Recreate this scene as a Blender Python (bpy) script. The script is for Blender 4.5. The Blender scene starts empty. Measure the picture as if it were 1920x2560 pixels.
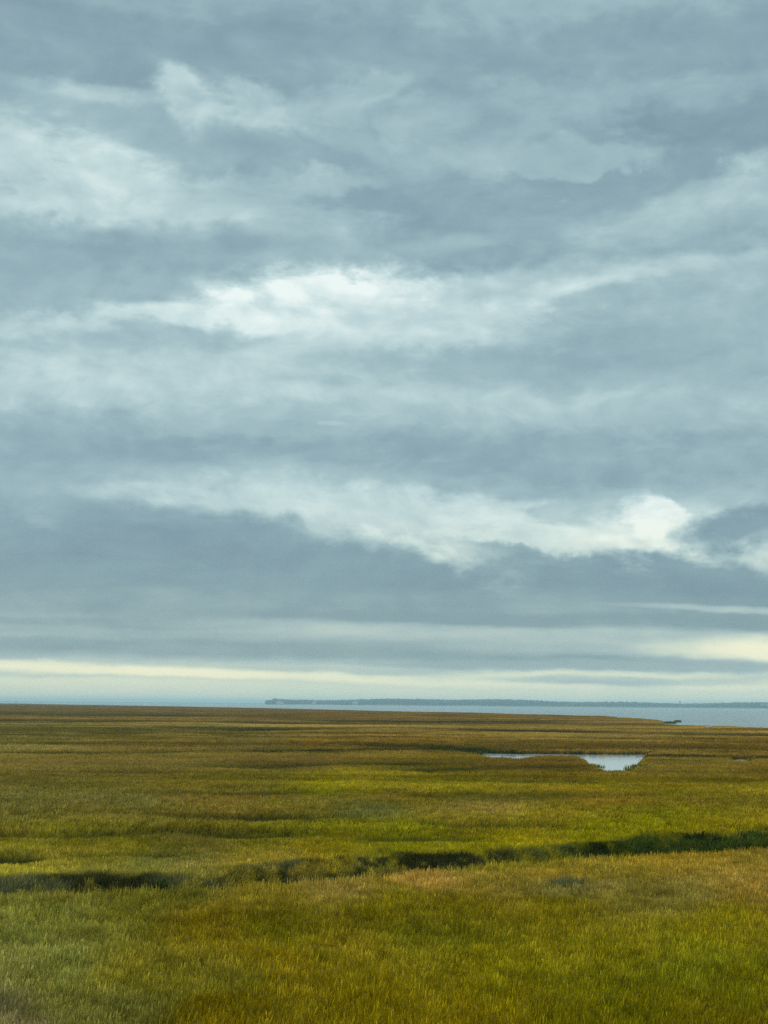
import bpy, bmesh, math, random
import numpy as np
from mathutils import Vector, Matrix

random.seed(7)
RNG = np.random.default_rng(11)
scn = bpy.context.scene
COL = scn.collection
R = math.radians

# ------------------------------------------------------------------ camera
CAM_Z = 6.4                      # eye height over the water (viewing platform)
PITCH, ROLL = R(7.396), R(0.45)
LENS, SH = 52.0, 36.0
cf = np.array([0, math.cos(PITCH), math.sin(PITCH)])
r0 = np.array([1.0, 0, 0]); u0 = np.array([0, -math.sin(PITCH), math.cos(PITCH)])
cr = math.cos(ROLL) * r0 + math.sin(ROLL) * u0
cu = -math.sin(ROLL) * r0 + math.cos(ROLL) * u0
cam_d = bpy.data.cameras.new('camera'); cam = bpy.data.objects.new('camera', cam_d); COL.objects.link(cam)
cam_d.sensor_fit = 'VERTICAL'; cam_d.sensor_height = SH; cam_d.lens = LENS
cam_d.clip_start = 0.1; cam_d.clip_end = 80000
cam.matrix_world = Matrix(((cr[0], cu[0], -cf[0], 0), (cr[1], cu[1], -cf[1], 0), (cr[2], cu[2], -cf[2], CAM_Z), (0, 0, 0, 1)))
scn.camera = cam
FP = LENS / SH * 2560.0          # focal length in photograph pixels

def ray(px, py):
    px = np.asarray(px, float); py = np.asarray(py, float)
    d = cf + ((px - 960) / FP)[..., None] * cr + ((1280 - py) / FP)[..., None] * cu
    return d / np.linalg.norm(d, axis=-1, keepdims=True)
def on_plane(px, py, z):         # where the sight line meets the level z
    d = ray(px, py); t = (z - CAM_Z) / d[..., 2]
    return np.stack([d[..., 0] * t, d[..., 1] * t], -1)
def bearing_pt(px, D, py=1760):
    d = ray(px, py); k = D / np.hypot(d[0], d[1])
    return d[0] * k, d[1] * k
def survey(x, y, z=1.35):        # inverse of on_plane, used to read the vegetation map
    v = np.stack([x, y, np.full_like(x, z - CAM_Z)], -1)
    w = v @ cf
    return 960 + FP * (v @ cr) / w, 1280 - FP * (v @ cu) / w

# ------------------------------------------------------------------ colour management
vs = scn.view_settings
vs.view_transform = 'Standard'; vs.look = 'None'; vs.exposure = 0.0; vs.gamma = 1.0; vs.use_curve_mapping = False
cy = scn.cycles
cy.max_bounces = 6; cy.diffuse_bounces = 3; cy.glossy_bounces = 3; cy.transmission_bounces = 3; cy.volume_bounces = 2
cy.transparent_max_bounces = 8; cy.volume_step_rate = 4; cy.use_denoising = False

def lin(c):
    return tuple(((v / 255) / 12.92 if v / 255 <= 0.04045 else ((v / 255 + 0.055) / 1.055) ** 2.4) for v in c)

# ------------------------------------------------------------------ sky
SUN_EL, SUN_AZ = R(50), R(-50)   # behind the cloud, ahead and to the left
world = bpy.data.worlds.new('World'); scn.world = world; world.use_nodes = True
wt = world.node_tree; wt.nodes.clear()
def wn(t, **k):
    n = wt.nodes.new(t)
    for a, b in k.items(): setattr(n, a, b)
    return n
def wl(a, b): wt.links.new(a, b)
def wmath(op, a, b=None, c=None, clamp=False):
    n = wn('ShaderNodeMath', operation=op); n.use_clamp = clamp
    for i, v in enumerate((a, b, c)):
        if v is None: continue
        if isinstance(v, (int, float)): n.inputs[i].default_value = v
        else: wl(v, n.inputs[i])
    return n.outputs[0]
tc = wn('ShaderNodeTexCoord'); sp = wn('ShaderNodeSeparateXYZ'); wl(tc.outputs['Generated'], sp.inputs[0])
DX, DY, DZ = sp.outputs
az = wmath('MULTIPLY', wmath('ARCTAN2', DX, DY), 57.2958)
el = wmath('MULTIPLY', wmath('ARCSINE', DZ), 57.2958)
ae = wn('ShaderNodeCombineXYZ'); wl(az, ae.inputs[0]); wl(el, ae.inputs[1])
def noise(vec, sx, sy, detail, rough=0.55, off=(0, 0, 0), dist=0.0):
    m = wn('ShaderNodeMapping'); m.inputs['Location'].default_value = off; m.inputs['Scale'].default_value = (sx, sy, 1)
    wl(vec, m.inputs[0])
    n = wn('ShaderNodeTexNoise'); n.inputs['Scale'].default_value = 1; n.inputs['Detail'].default_value = detail
    n.inputs['Roughness'].default_value = rough; n.inputs['Distortion'].default_value = dist
    wl(m.outputs[0], n.inputs['Vector']); return n
def warp(vec, n, ax, ay):
    s = wn('ShaderNodeVectorMath', operation='SUBTRACT'); wl(n.outputs['Color'], s.inputs[0]); s.inputs[1].default_value = (.5, .5, .5)
    m = wn('ShaderNodeVectorMath', operation='MULTIPLY'); wl(s.outputs[0], m.inputs[0]); m.inputs[1].default_value = (ax, ay, 0)
    a = wn('ShaderNodeVectorMath', operation='ADD'); wl(vec, a.inputs[0]); wl(m.outputs[0], a.inputs[1]); return a.outputs[0]
w1 = warp(ae.outputs[0], noise(ae.outputs[0], .11, .34, 2, .5, (3.1, 1.7, 0)), 4.5, 1.3)
w2 = warp(w1, noise(ae.outputs[0], .6, .8, 7, .58, (13.1, 7.7, 2)), 2.4, 1.7)
w3 = warp(warp(ae.outputs[0], noise(ae.outputs[0], .12, .5, 2, .5, (4, 2, 0)), 6, .5), noise(ae.outputs[0], .7, 2.5, 5, .6, (1, 7, 2)), 2.0, .28)
# cloud field: each entry is a patch of the deck: (x, y, half width, half height, tilt, brightness, strength, edge softness),
# surveyed at 1659 x 2212 and turned into bearing and elevation
CL = [
 (830, 110, 1300, 110, 0, .17, .95, .6), (1200, -10, 600, 60, 0, .46, .7, 1), (300, -10, 400, 40, 0, .36, .6, 1),
 (830, 290, 1200, 110, 0, .34, .8, .8), (1640, 265, 400, 110, -6, .08, .95, .9),
 (1250, 205, 520, 38, 0, .42, .6, .9),
 (140, 390, 430, 112, 6, .62, .9, .9), (480, 435, 430, 60, 5, .62, .9, .8), (230, 350, 180, 50, 20, .80, .6, .9),
 (60, 455, 230, 45, 0, .74, .6, .9),
 (170, 205, 130, 26, 0, .60, .8, .8), (430, 172, 620, 20, 0, .20, .8, .9), (270, 275, 260, 24, 12, .30, .7, .9), (405, 225, 85, 55, 25, .68, .9, .6), (450, 275, 60, 40, 0, .70, .7, .8),
 (545, 225, 90, 48, 20, .62, .8, .7), (620, 260, 90, 40, -15, .58, .7, .8), (770, 210, 80, 45, -30, .54, .7, .8), (875, 268, 42, 55, 10, .52, .7, .8), (960, 245, 60, 30, 0, .46, .6, .9),
 (620, 345, 260, 48, 6, .25, .85, .8), (1150, 440, 520, 90, -2, .20, .9, .8), (1250, 540, 480, 62, -3, .22, .9, .8),
 (1190, 338, 230, 26, -1, .46, .8, .7), (680, 385, 110, 26, 0, .58, .7, .8),
 (1570, 420, 300, 55, -13, .56, .85, .8), (1500, 480, 260, 50, -6, .48, .6, .9),
 (300, 560, 620, 60, 0, .28, .9, .8), (300, 625, 500, 50, 0, .33, .8, .8), (700, 560, 250, 22, -2, .44, .5, .9),
 (985, 525, 90, 20, -6, .44, .7, 1),
 (755, 655, 290, 72, -3, .96, .95, .6), (900, 700, 260, 60, 0, .8, .8, .8), (1180, 608, 380, 36, -4, .62, .8, .9), (1130, 668, 240, 36, -10, .88, .85, .8), (1330, 606, 170, 24, -8, .74, .6, 1), (1060, 640, 120, 32, 5, .6, .8, .7),
 (850, 735, 460, 72, 0, .70, .9, .9), (620, 790, 500, 60, 0, .62, .8, 1), (470, 688, 240, 24, 2, .82, .9, .6), (150, 705, 220, 34, -6, .70, .8, 1),
 (360, 728, 210, 30, -2, .38, .8, .7), (590, 640, 34, 26, 40, .7, .6, .8),
 (400, 820, 900, 80, 0, .60, .8, .9), (230, 850, 460, 55, 0, .68, .7, .9),
 (1480, 720, 330, 100, -4, .34, .9, .7), (1330, 800, 560, 48, 0, .34, .8, .8), (1300, 640, 120, 16, -5, .42, .7, .8),
 (900, 900, 900, 42, 0, .47, .8, .9), (765, 912, 26, 5, 0, .66, .8, .9),
 (120, 960, 400, 66, 0, .27, .9, .7), (1250, 985, 800, 52, 1, .26, .9, .8), (100, 1090, 330, 95, 0, .30, .9, .8),
 (560, 1030, 300, 24, 0, .46, .7, .9),
 (330, 1062, 200, 18, 0, .48, .7, .8), (400, 1085, 130, 24, 0, .25, .8, .8),
 (780, 1100, 430, 50, 4, .66, .95, .7), (1080, 1150, 480, 64, 8, .70, .95, .8), (1380, 1168, 340, 64, 3, .78, .95, .8),
 (1420, 1125, 80, 34, 35, .98, .9, .6), (1370, 1175, 110, 40, 0, .9, .8, .7), (1510, 1190, 80, 22, 12, 1.0, .9, .6), (1260, 1110, 60, 22, 10, .5, .8, .8),
 (950, 1205, 150, 22, 24, .88, .9, .7), (1090, 1255, 90, 16, 5, .8, .8, .8),
 (160, 1125, 200, 12, 0, .45, .7, .9), (1150, 1215, 130, 26, 12, .34, .9, .7),
 (430, 1180, 460, 66, 4, .17, .95, .75), (740, 1232, 360, 56, 15, .17, .95, .7), (1060, 1225, 150, 34, 18, .78, .8, .9), (350, 1250, 900, 55, 1, .16, .95, .8),
 (1500, 1256, 400, 44, 4, .13, .95, .8), (1660, 1132, 190, 46, -14, .08, .95, .85), (1600, 1290, 260, 34, 2, .14, .9, .6),
 (800, 1310, 1200, 34, 0, .27, .9, .9), (1540, 1318, 200, 8, 2, .60, .8, 1), (1450, 1333, 300, 8, 1, .30, .8, .8),
 (1050, 1345, 700, 20, 0, .20, .9, .8), (300, 1345, 600, 12, 0, .24, .7, .8), (300, 1368, 700, 11, 1, .38, .8, .9), (1250, 1376, 800, 18, 1, .50, .9, .8),
 (500, 1400, 900, 18, 0, .27, .9, .8), (1350, 1402, 400, 16, 0, .52, .7, .9),
 (1640, 1408, 240, 30, 0, .97, .9, 1), (900, 1436, 1400, 16, 0, .30, .9, .8),
 (700, 1472, 2600, 38, 0, .60, .95, .6), (120, 1445, 750, 13, 1, .96, .9, 1), (700, 1466, 760, 10, 1, .98, .9, 1), (1150, 1461, 400, 10, -1, .88, .8, 1),
 (200, 1476, 500, 8, 0, .82, .7, .9), (1660, 1480, 200, 12, 0, .9, .8, .9), (1400, 1470, 300, 8, 0, .45, .6, .9), (800, 1506, 2600, 26, 0, .80, .9, .6), (1250, 1440, 500, 9, 0, .36, .8, .9),
]
wr = wn('ShaderNodeMapRange'); wl(noise(w1, .35, 1.0, 6, .6, (21, 4, 9)).outputs['Fac'], wr.inputs['Value'])
wr.inputs['From Min'].default_value = .3; wr.inputs['From Max'].default_value = .7; wr.inputs['To Min'].default_value = .45; wr.inputs['To Max'].default_value = 1.6
wisp = wr.outputs['Result']
lowf = noise(ae.outputs[0], .045, .12, 3, .5, (5, 9, 4)); base_t = wmath('MULTIPLY_ADD', lowf.outputs['Fac'], 1.1, -.13)
acc = base_t
PPD = FP / 2560 * 2212 * R(1)
for x, y, rx, ry, tilt, val, a, soft in CL:
    d = ray(x * 1920 / 1659, y * 2560 / 2212)
    m = wn('ShaderNodeMapping', vector_type='TEXTURE')
    m.inputs['Location'].default_value = (math.degrees(math.atan2(d[0], d[1])), math.degrees(math.asin(d[2])), 0)
    m.inputs['Rotation'].default_value = (0, 0, R(-tilt - .45))
    m.inputs['Scale'].default_value = (rx * 1.5 / PPD, ry * 1.5 / PPD, 1)
    wl(w2 if (ry > 25 and y < 1300) else w3, m.inputs[0])      # thin streaks near the horizon are straighter
    g = wn('ShaderNodeTexGradient', gradient_type='SPHERICAL'); wl(m.outputs[0], g.inputs[0])
    r = wn('ShaderNodeMapRange', interpolation_type='SMOOTHSTEP'); wl(wmath('MULTIPLY', g.outputs['Fac'], wisp) if (ry > 9 and y < 1300) else g.outputs['Fac'], r.inputs['Value'])
    r.inputs['From Max'].default_value = soft * .8; r.inputs['To Max'].default_value = a
    mx = wn('ShaderNodeMix', data_type='FLOAT'); wl(r.outputs['Result'], mx.inputs[0]); wl(acc, mx.inputs[2]); mx.inputs[3].default_value = val
    acc = mx.outputs[0]
# texture of the deck: soft billows, flattened towards the horizon
dn = noise(w1, .42, .8, 6, .55, (1, 4, 7)); dn3 = noise(w1, .75, 1.0, 6, .55, (6, 2, 5)); dn2 = noise(w1, .10, .55, 5, .55, (8, 1, 3))
hor = wn('ShaderNodeMapRange'); wl(el, hor.inputs['Value']); hor.inputs['From Min'].default_value = .8; hor.inputs['From Max'].default_value = 6; hor.inputs['To Min'].default_value = .12
acc = wmath('ADD', acc, wmath('MULTIPLY', wmath('MULTIPLY_ADD', dn.outputs['Fac'], .32, -.155), hor.outputs[0]))
acc = wmath('ADD', acc, wmath('MULTIPLY', wmath('MULTIPLY_ADD', dn3.outputs['Fac'], 1.0, -.5), wmath('MULTIPLY', wmath('MULTIPLY_ADD', acc, .5, .08), hor.outputs[0])))
acc = wmath('ADD', acc, wmath('MULTIPLY_ADD', dn2.outputs['Fac'], .36, -.17), clamp=True)
def ramp(stops, fac):
    r = wn('ShaderNodeValToRGB'); e = r.color_ramp.elements
    while len(e) < len(stops): e.new(.5)
    for q, (p, c) in zip(e, stops): q.position = p; q.color = (*lin(c), 1)
    wl(fac, r.inputs[0]); return r.outputs[0]
cool = ramp([(0, (120, 148, 163)), (.25, (143, 171, 181)), (.5, (168, 196, 201)), (.75, (200, 223, 224)), (1, (240, 252, 249))], acc)
warm = ramp([(0, (118, 145, 158)), (.25, (136, 164, 170)), (.5, (171, 194, 194)), (.75, (214, 227, 207)), (1, (250, 249, 216))], acc)
lowmix = wn('ShaderNodeMapRange', interpolation_type='SMOOTHSTEP'); wl(el, lowmix.inputs['Value'])
lowmix.inputs['From Min'].default_value = 1.5; lowmix.inputs['From Max'].default_value = 9
cm = wn('ShaderNodeMix', data_type='RGBA'); wl(lowmix.outputs[0], cm.inputs[0]); wl(warm, cm.inputs[6]); wl(cool, cm.inputs[7])
# an overcast sky is brighter towards the zenith
zen = wn('ShaderNodeMapRange', interpolation_type='SMOOTHSTEP'); wl(el, zen.inputs['Value'])
zen.inputs['From Min'].default_value = 32; zen.inputs['From Max'].default_value = 80; zen.inputs['To Min'].default_value = 1; zen.inputs['To Max'].default_value = 3.0
bgc = wn('ShaderNodeBackground'); wl(cm.outputs[2], bgc.inputs[0]); wl(zen.outputs[0], bgc.inputs[1])
sky = wn('ShaderNodeTexSky', sky_type='NISHITA', sun_disc=False, sun_elevation=SUN_EL, sun_rotation=SUN_AZ)
bgs = wn('ShaderNodeBackground'); wl(sky.outputs[0], bgs.inputs[0]); bgs.inputs[1].default_value = .06
ms = wn('ShaderNodeMixShader'); ms.inputs[0].default_value = .95; wl(bgs.outputs[0], ms.inputs[1]); wl(bgc.outputs[0], ms.inputs[2])
wo = wn('ShaderNodeOutputWorld'); wl(ms.outputs[0], wo.inputs[0])

# ------------------------------------------------------------------ sun behind the cloud
sd = bpy.data.lights.new('sun', 'SUN'); sd.energy = 1.5; sd.angle = R(20); sd.color = (1.0, .90, .74)
so = bpy.data.objects.new('sun', sd); COL.objects.link(so)
sv = Vector((math.sin(SUN_AZ) * math.cos(SUN_EL), math.cos(SUN_AZ) * math.cos(SUN_EL), math.sin(SUN_EL)))
so.rotation_euler = sv.to_track_quat('Z', 'Y').to_euler(); so.location = (0, 0, 60)

# ------------------------------------------------------------------ helpers
def tag(o, label=None, cat=None, group=None, kind=None):
    for k, v in (('label', label), ('category', cat), ('group', group), ('kind', kind)):
        if v: o[k] = v
    return o
def link_mesh(name, me, mat=None, parent=None):
    o = bpy.data.objects.new(name, me); COL.objects.link(o)
    if mat: me.materials.append(mat)
    if parent: o.parent = parent
    return o
def np_mesh(name, v, f, smooth=True):
    me = bpy.data.meshes.new(name); v = np.asarray(v, np.float32); f = np.asarray(f, np.int32)
    me.vertices.add(len(v)); me.vertices.foreach_set('co', v.ravel())
    k = f.shape[1]; me.loops.add(f.size); me.loops.foreach_set('vertex_index', f.ravel())
    me.polygons.add(len(f)); me.polygons.foreach_set('loop_start', np.arange(0, f.size, k, dtype=np.int32))
    me.polygons.foreach_set('use_smooth', np.full(len(f), smooth)); me.update(calc_edges=True); me.validate(); return me
def add_attr(me, name, data, typ='FLOAT_COLOR', dom='POINT'):
    a = me.attributes.new(name, typ, dom); data = np.asarray(data, np.float32)
    if typ == 'FLOAT_COLOR':
        if data.shape[1] == 3: data = np.hstack([data, np.ones((len(data), 1), np.float32)])
        a.data.foreach_set('color', data.ravel())
    elif typ == 'FLOAT_VECTOR': a.data.foreach_set('vector', data.ravel())
    else: a.data.foreach_set('value', data.ravel())
def hsh(ix, iy, s):
    h = (ix.astype(np.int64) * 374761393 + iy.astype(np.int64) * 668265263 + s * 1442695041) & 0xffffffff
    h = ((h ^ (h >> 13)) * 1274126177) & 0xffffffff
    return ((h ^ (h >> 16)) & 0xffffff) / float(0xffffff)
def vnoise(x, y, s=0):
    ix, iy = np.floor(x), np.floor(y); fx, fy = x - ix, y - iy
    fx = fx * fx * (3 - 2 * fx); fy = fy * fy * (3 - 2 * fy)
    a = hsh(ix, iy, s); b = hsh(ix + 1, iy, s); c = hsh(ix, iy + 1, s); d = hsh(ix + 1, iy + 1, s)
    return (a + (b - a) * fx) * (1 - fy) + (c + (d - c) * fx) * fy
def fbm(x, y, o=4, s=0):
    r = 0; a = .5; t = 0
    for i in range(o): r = r + a * vnoise(x, y, s + i); t += a; a *= .5; x = x * 2.03 + 17; y = y * 2.03 + 9
    return r / t
def pink(x, y, o=6, s=0, g=.82):
    r = 0; a = 1; t = 0
    for i in range(o): r = r + a * vnoise(x, y, s + 7 * i); t += a; a *= g; x = x * 2.07 + 3.1; y = y * 2.07 + 5.7
    return .5 + (r / t - .5) * 1.6
def sstep(a, b, x):
    t = np.clip((x - a) / (b - a), 0, 1); return t * t * (3 - 2 * t)
def new_mat(name):
    m = bpy.data.materials.new(name); m.use_nodes = True; nt = m.node_tree; nt.nodes.clear()
    out = nt.nodes.new('ShaderNodeOutputMaterial'); return m, nt, out
def plain_mat(name, c, rough=.7):
    m, nt, out = new_mat(name); b = nt.nodes.new('ShaderNodeBsdfPrincipled'); b.inputs['Roughness'].default_value = rough
    n = nt.nodes.new('ShaderNodeTexNoise'); n.inputs['Scale'].default_value = 3; n.inputs['Detail'].default_value = 4
    r = nt.nodes.new('ShaderNodeValToRGB'); r.color_ramp.elements[0].position = .3; r.color_ramp.elements[1].position = .7
    r.color_ramp.elements[0].color = (*[v * .8 for v in c], 1); r.color_ramp.elements[1].color = (*[v * 1.15 for v in c], 1)
    t = nt.nodes.new('ShaderNodeTexCoord'); nt.links.new(t.outputs['Object'], n.inputs['Vector'])
    nt.links.new(n.outputs[0], r.inputs[0]); nt.links.new(r.outputs[0], b.inputs['Base Color']); nt.links.new(b.outputs[0], out.inputs[0]); return m

# ------------------------------------------------------------------ the map of the marsh
MARSH_Z, TOP, POOL_Z = .92, 1.35, .78
# outer edge of the marsh against the open water
edge_px = np.array([(-500, 1752), (-200, 1755), (0, 1758), (200, 1761.5), (400, 1765), (600, 1768.5), (850, 1774), (960, 1777), (1180, 1780.5), (1310, 1784), (1440, 1787.5),
                    (1500, 1788), (1540, 1790.5), (1546, 1792), (1600, 1794), (1650, 1798), (1657, 1808.5), (1684, 1810.5), (1700, 1811.5), (1760, 1813.5), (1840, 1815), (1920, 1818.5), (2050, 1823), (2300, 1834), (2700, 1850)])
ep = on_plane(edge_px[:, 0], edge_px[:, 1], TOP)
edge_az = np.arctan2(ep[:, 0], ep[:, 1]); edge_D = np.hypot(ep[:, 0], ep[:, 1])
o_ = np.argsort(edge_az); edge_az = edge_az[o_]; edge_D = edge_D[o_]
# the creek across the foreground: crest of the near bank, crest of the far bank
near_px = np.array([(-900, 2290), (-300, 2240), (0, 2226), (250, 2222), (480, 2214), (700, 2200), (960, 2186), (1150, 2162), (1400, 2136), (1600, 2124), (1760, 2116), (1920, 2108), (2300, 2090), (2900, 2070)])
far_px = np.array([(-900, 2220), (-300, 2180), (0, 2182), (250, 2170), (480, 2180), (740, 2146), (960, 2130), (1150, 2126), (1350, 2106), (1560, 2088), (1640, 2076), (1800, 2078), (1920, 2068), (2300, 2052), (2900, 2035)])
def crest(p):
    q = on_plane(p[:, 0], p[:, 1], TOP); return np.arctan2(q[:, 0], q[:, 1]), np.hypot(q[:, 0], q[:, 1])
na, nD = crest(near_px); fa, fD = crest(far_px)
def poly_world(pts):
    return np.array([on_plane(a, b, z) for a, b, z in pts])
PONDS = [
 poly_world([(1425, 1887, .78), (1520, 1887, .78), (1614, 1887.5, .78), (1602, 1893, 1.1), (1588, 1902, 1.3), (1574, 1912, 1.35), (1563, 1922, 1.35), (1535, 1922, 1.35), (1508, 1915, 1.35), (1490, 1907, 1.3), (1472, 1898, 1.2), (1448, 1891.5, 1.0)]),
 poly_world([(1205, 1884.5, .78), (1320, 1885.5, .78), (1440, 1886.8, .78), (1445, 1889, 1.2), (1380, 1887.6, 1.15), (1320, 1889, 1.2), (1300, 1892.5, 1.3), (1250, 1891.5, 1.3), (1215, 1889, 1.25)]),
 poly_world([(1840, 1899, .78), (1862, 1899.3, .78), (1863, 1901.3, 1.15), (1850, 1902.2, 1.2), (1840, 1901, 1.15)]),
]
_f = on_plane(np.array([900., 1205, 1320, 1440, 1616, 2100]), np.array([1883., 1884.5, 1885.5, 1887, 1887.5, 1891]), .78); PF = np.stack([_f[:, 0] / _f[:, 1], _f[:, 1]], -1)
def pond_sd(x, y, P):           # signed distance, negative inside
    d = np.full(x.shape, 1e9); ins = np.zeros(x.shape, bool); n = len(P)
    for i in range(n):
        a = P[i]; b = P[(i + 1) % n]; e = b - a
        t = np.clip(((x - a[0]) * e[0] + (y - a[1]) * e[1]) / (e @ e), 0, 1)
        d = np.minimum(d, np.hypot(x - a[0] - t * e[0], y - a[1] - t * e[1]))
        c = ((a[1] > y) != (b[1] > y)) & (x < (b[0] - a[0]) * (y - a[1]) / (b[1] - a[1] + 1e-12) + a[0]); ins ^= c
    return np.where(ins, -d, d)
def all_ponds(x, y):
    r = np.full(x.shape, 1e3); k = (y > 80) & (y < 220) & (np.abs(x) < 60)
    xx, yy = x[k], y[k]; v = np.full(xx.shape, 1e3)
    for P in PONDS: v = np.minimum(v, pond_sd(xx, yy, P))
    r[k] = v; return r
# ditches: (points, half width in metres, depth, darkness)
DITCH = [
 ([(-400, 1876), (0, 1877), (300, 1877), (520, 1873), (760, 1869), (1000, 1868)], 1.6, .35, .55),
 ([(600, 1872), (700, 1870.5), (800, 1871)], 2.2, .4, .8),
 ([(1120, 1868), (1200, 1873), (1300, 1877), (1360, 1879)], 3.2, .3, .95),
 ([(1632, 1884), (1760, 1885), (2050, 1890)], 2.0, .3, .8),
 ([(730, 1853), (840, 1855), (1000, 1858), (1120, 1866)], 2.0, .4, .55),
 ([(1620, 1864), (1760, 1867), (1960, 1873)], 2.5, .3, .4),
 ([(1270, 1823), (1400, 1825)], 5, .4, .7), ([(460, 1820), (560, 1821), (640, 1820)], 5, .4, .55), ([(960, 1801), (1060, 1802.5), (1230, 1803)], 7, .4, .6),
 ([(1400, 1840), (1600, 1842), (1960, 1846)], 3, .3, .35), ([(780, 1806), (900, 1807)], 6, .4, .5), ([(330, 1785), (400, 1786)], 10, .4, .6), ([(70, 1782), (210, 1783)], 10, .4, .5), ([(-100, 1800), (140, 1801)], 7, .3, .25),
 ([(1790, 1832), (1960, 1835)], 3, .3, .4), ([(-100, 1832), (300, 1833), (640, 1836)], 4, .3, .2),
 ([(640, 1911), (700, 1909), (860, 1903), (960, 1905)], 1.8, .35, .5), ([(1080, 1922), (1180, 1921)], 1.6, .3, .5), ([(280, 1927), (330, 1927)], 1.3, .3, .5), ([(1000, 1950), (1200, 1948), (1470, 1951)], .7, .15, .3),
 ([(1320, 1918), (1380, 1917)], 1.5, .3, .5), ([(1130, 1985), (1420, 1978)], .6, .15, .3), ([(565, 1972), (640, 1973)], .8, .25, .6), ([(550, 2030), (640, 2031), (730, 2032)], .7, .25, .6),
 ([(400, 2064), (520, 2066), (640, 2076), (690, 2074)], .7, .3, .55), ([(0, 2076), (180, 2076)], .5, .2, .35), ([(-60, 2128), (30, 2131)], .5, .3, .8), ([(230, 2120), (380, 2122)], .6, .2, .4), ([(270, 2072), (340, 2073)], .4, .2, .5),
 ([(1130, 2052), (1290, 2050)], .4, .15, .3), ([(960, 2092), (1120, 2090)], .5, .2, .45),
]
for i, (p, w, dep, dk) in enumerate(DITCH):
    q = on_plane(np.array([a for a, b in p]), np.array([b for a, b in p]), TOP); D_ = np.hypot(q[:, 0], q[:, 1]).mean()
    w = (3.0 if D_ > 160 else 4.5 if D_ > 90 else 7.0) * D_ * D_ / 18670; DITCH[i] = (q, w, dep, dk)
def ditches(x, y):
    dip = np.zeros(x.shape); dark = np.zeros(x.shape)
    am = np.clip(np.hypot(x, y) / 30, 1.5, 20); wx = x + am * (fbm(x / 9, y / 9, 3, 5) - .5); wy = y + 2 * am * (fbm(x / 9, y / 9, 3, 8) - .5)
    for q, w, dep, dk in DITCH:
        m = w * 4
        k = (y > q[:, 1].min() - m) & (y < q[:, 1].max() + m) & (x > q[:, 0].min() - m) & (x < q[:, 0].max() + m)
        if not k.any(): continue
        X, Y = wx[k], wy[k]; d = np.full(X.shape, 1e9)
        for a, b in zip(q[:-1], q[1:]):
            e = b - a; t = np.clip(((X - a[0]) * e[0] + (Y - a[1]) * e[1]) / (e @ e), 0, 1)
            d = np.minimum(d, np.hypot(X - a[0] - t * e[0], Y - a[1] - t * e[1]))
        g = np.exp(-(d / w) ** 2) * (.6 + .8 * fbm(X / w, Y / w, 2, 15)).clip(0, 1)
        dip[k] = np.maximum(dip[k], g * dep); dark[k] = np.maximum(dark[k], np.minimum(g * dk * 1.6, 1))
    return dip, dark
def creek(x, y):                 # 0 at the near crest, 1 at the far crest
    a = np.arctan2(x, y); D = np.hypot(x, y) + 1.3 * (fbm(x / 2.5, y / 2.5, 3, 30) - .5)
    A = np.interp(a, na, nD); B = np.interp(a, fa, fD)
    return (D - A) / (B - A), B - A
CS = np.array([(-300, .75), (0, .75), (200, .9), (330, .85), (480, .6), (560, .9), (720, 1.05), (960, 1.05), (1080, .7), (1150, .9), (1230, .9), (1310, .45), (1400, .75), (1430, 1), (1450, .95), (1560, 1), (1700, .95), (1800, .9), (2300, .85)])
def creek_strength(x, y):
    px, _ = survey(x, np.maximum(y, 2.)); return np.interp(px, CS[:, 0], CS[:, 1])
def height(x, y):
    D = np.hypot(x, y); a = np.arctan2(x, y)
    H = MARSH_Z + .22 * (fbm(x / 14, y / 14, 3, 1) - .5) + .12 * (fbm(x / 3, y / 3, 2, 2) - .5) + .25 * (fbm(x / 90, y / 90, 3, 3) - .5) * sstep(100, 400, D)
    H = H + sstep(380, 480, D) * .25
    dip, _ = ditches(x, y); H = H - dip
    s, w = creek(x, y)
    prof = sstep(-.08, .25, s) * (1 - sstep(.42, .98, s)); H = H - prof * .85 * creek_strength(x, y)
    E = np.interp(a, edge_az, edge_D); E = E * (1 + .030 * (fbm(a * 90, D * 0, 4, 12) - .5))
    soft = .004 * D + .4; m = 1 - sstep(-soft, soft, D - E)
    pd = all_ponds(x, y) - .2 + 1.3 * (fbm(x / 1.0, y / 2.2, 3, 21) - .5)
    nr = 1 - sstep(14, 26, pd); H = H * (1 - nr) + (POOL_Z + .09 + .05 * (fbm(x / 3, y / 3, 2, 2) - .5)) * nr
    pm = sstep(-.1, .7, pd); H = POOL_Z - .4 + (H - POOL_Z + .4) * pm
    return -.7 + (H + .7) * m, m * pm
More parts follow.
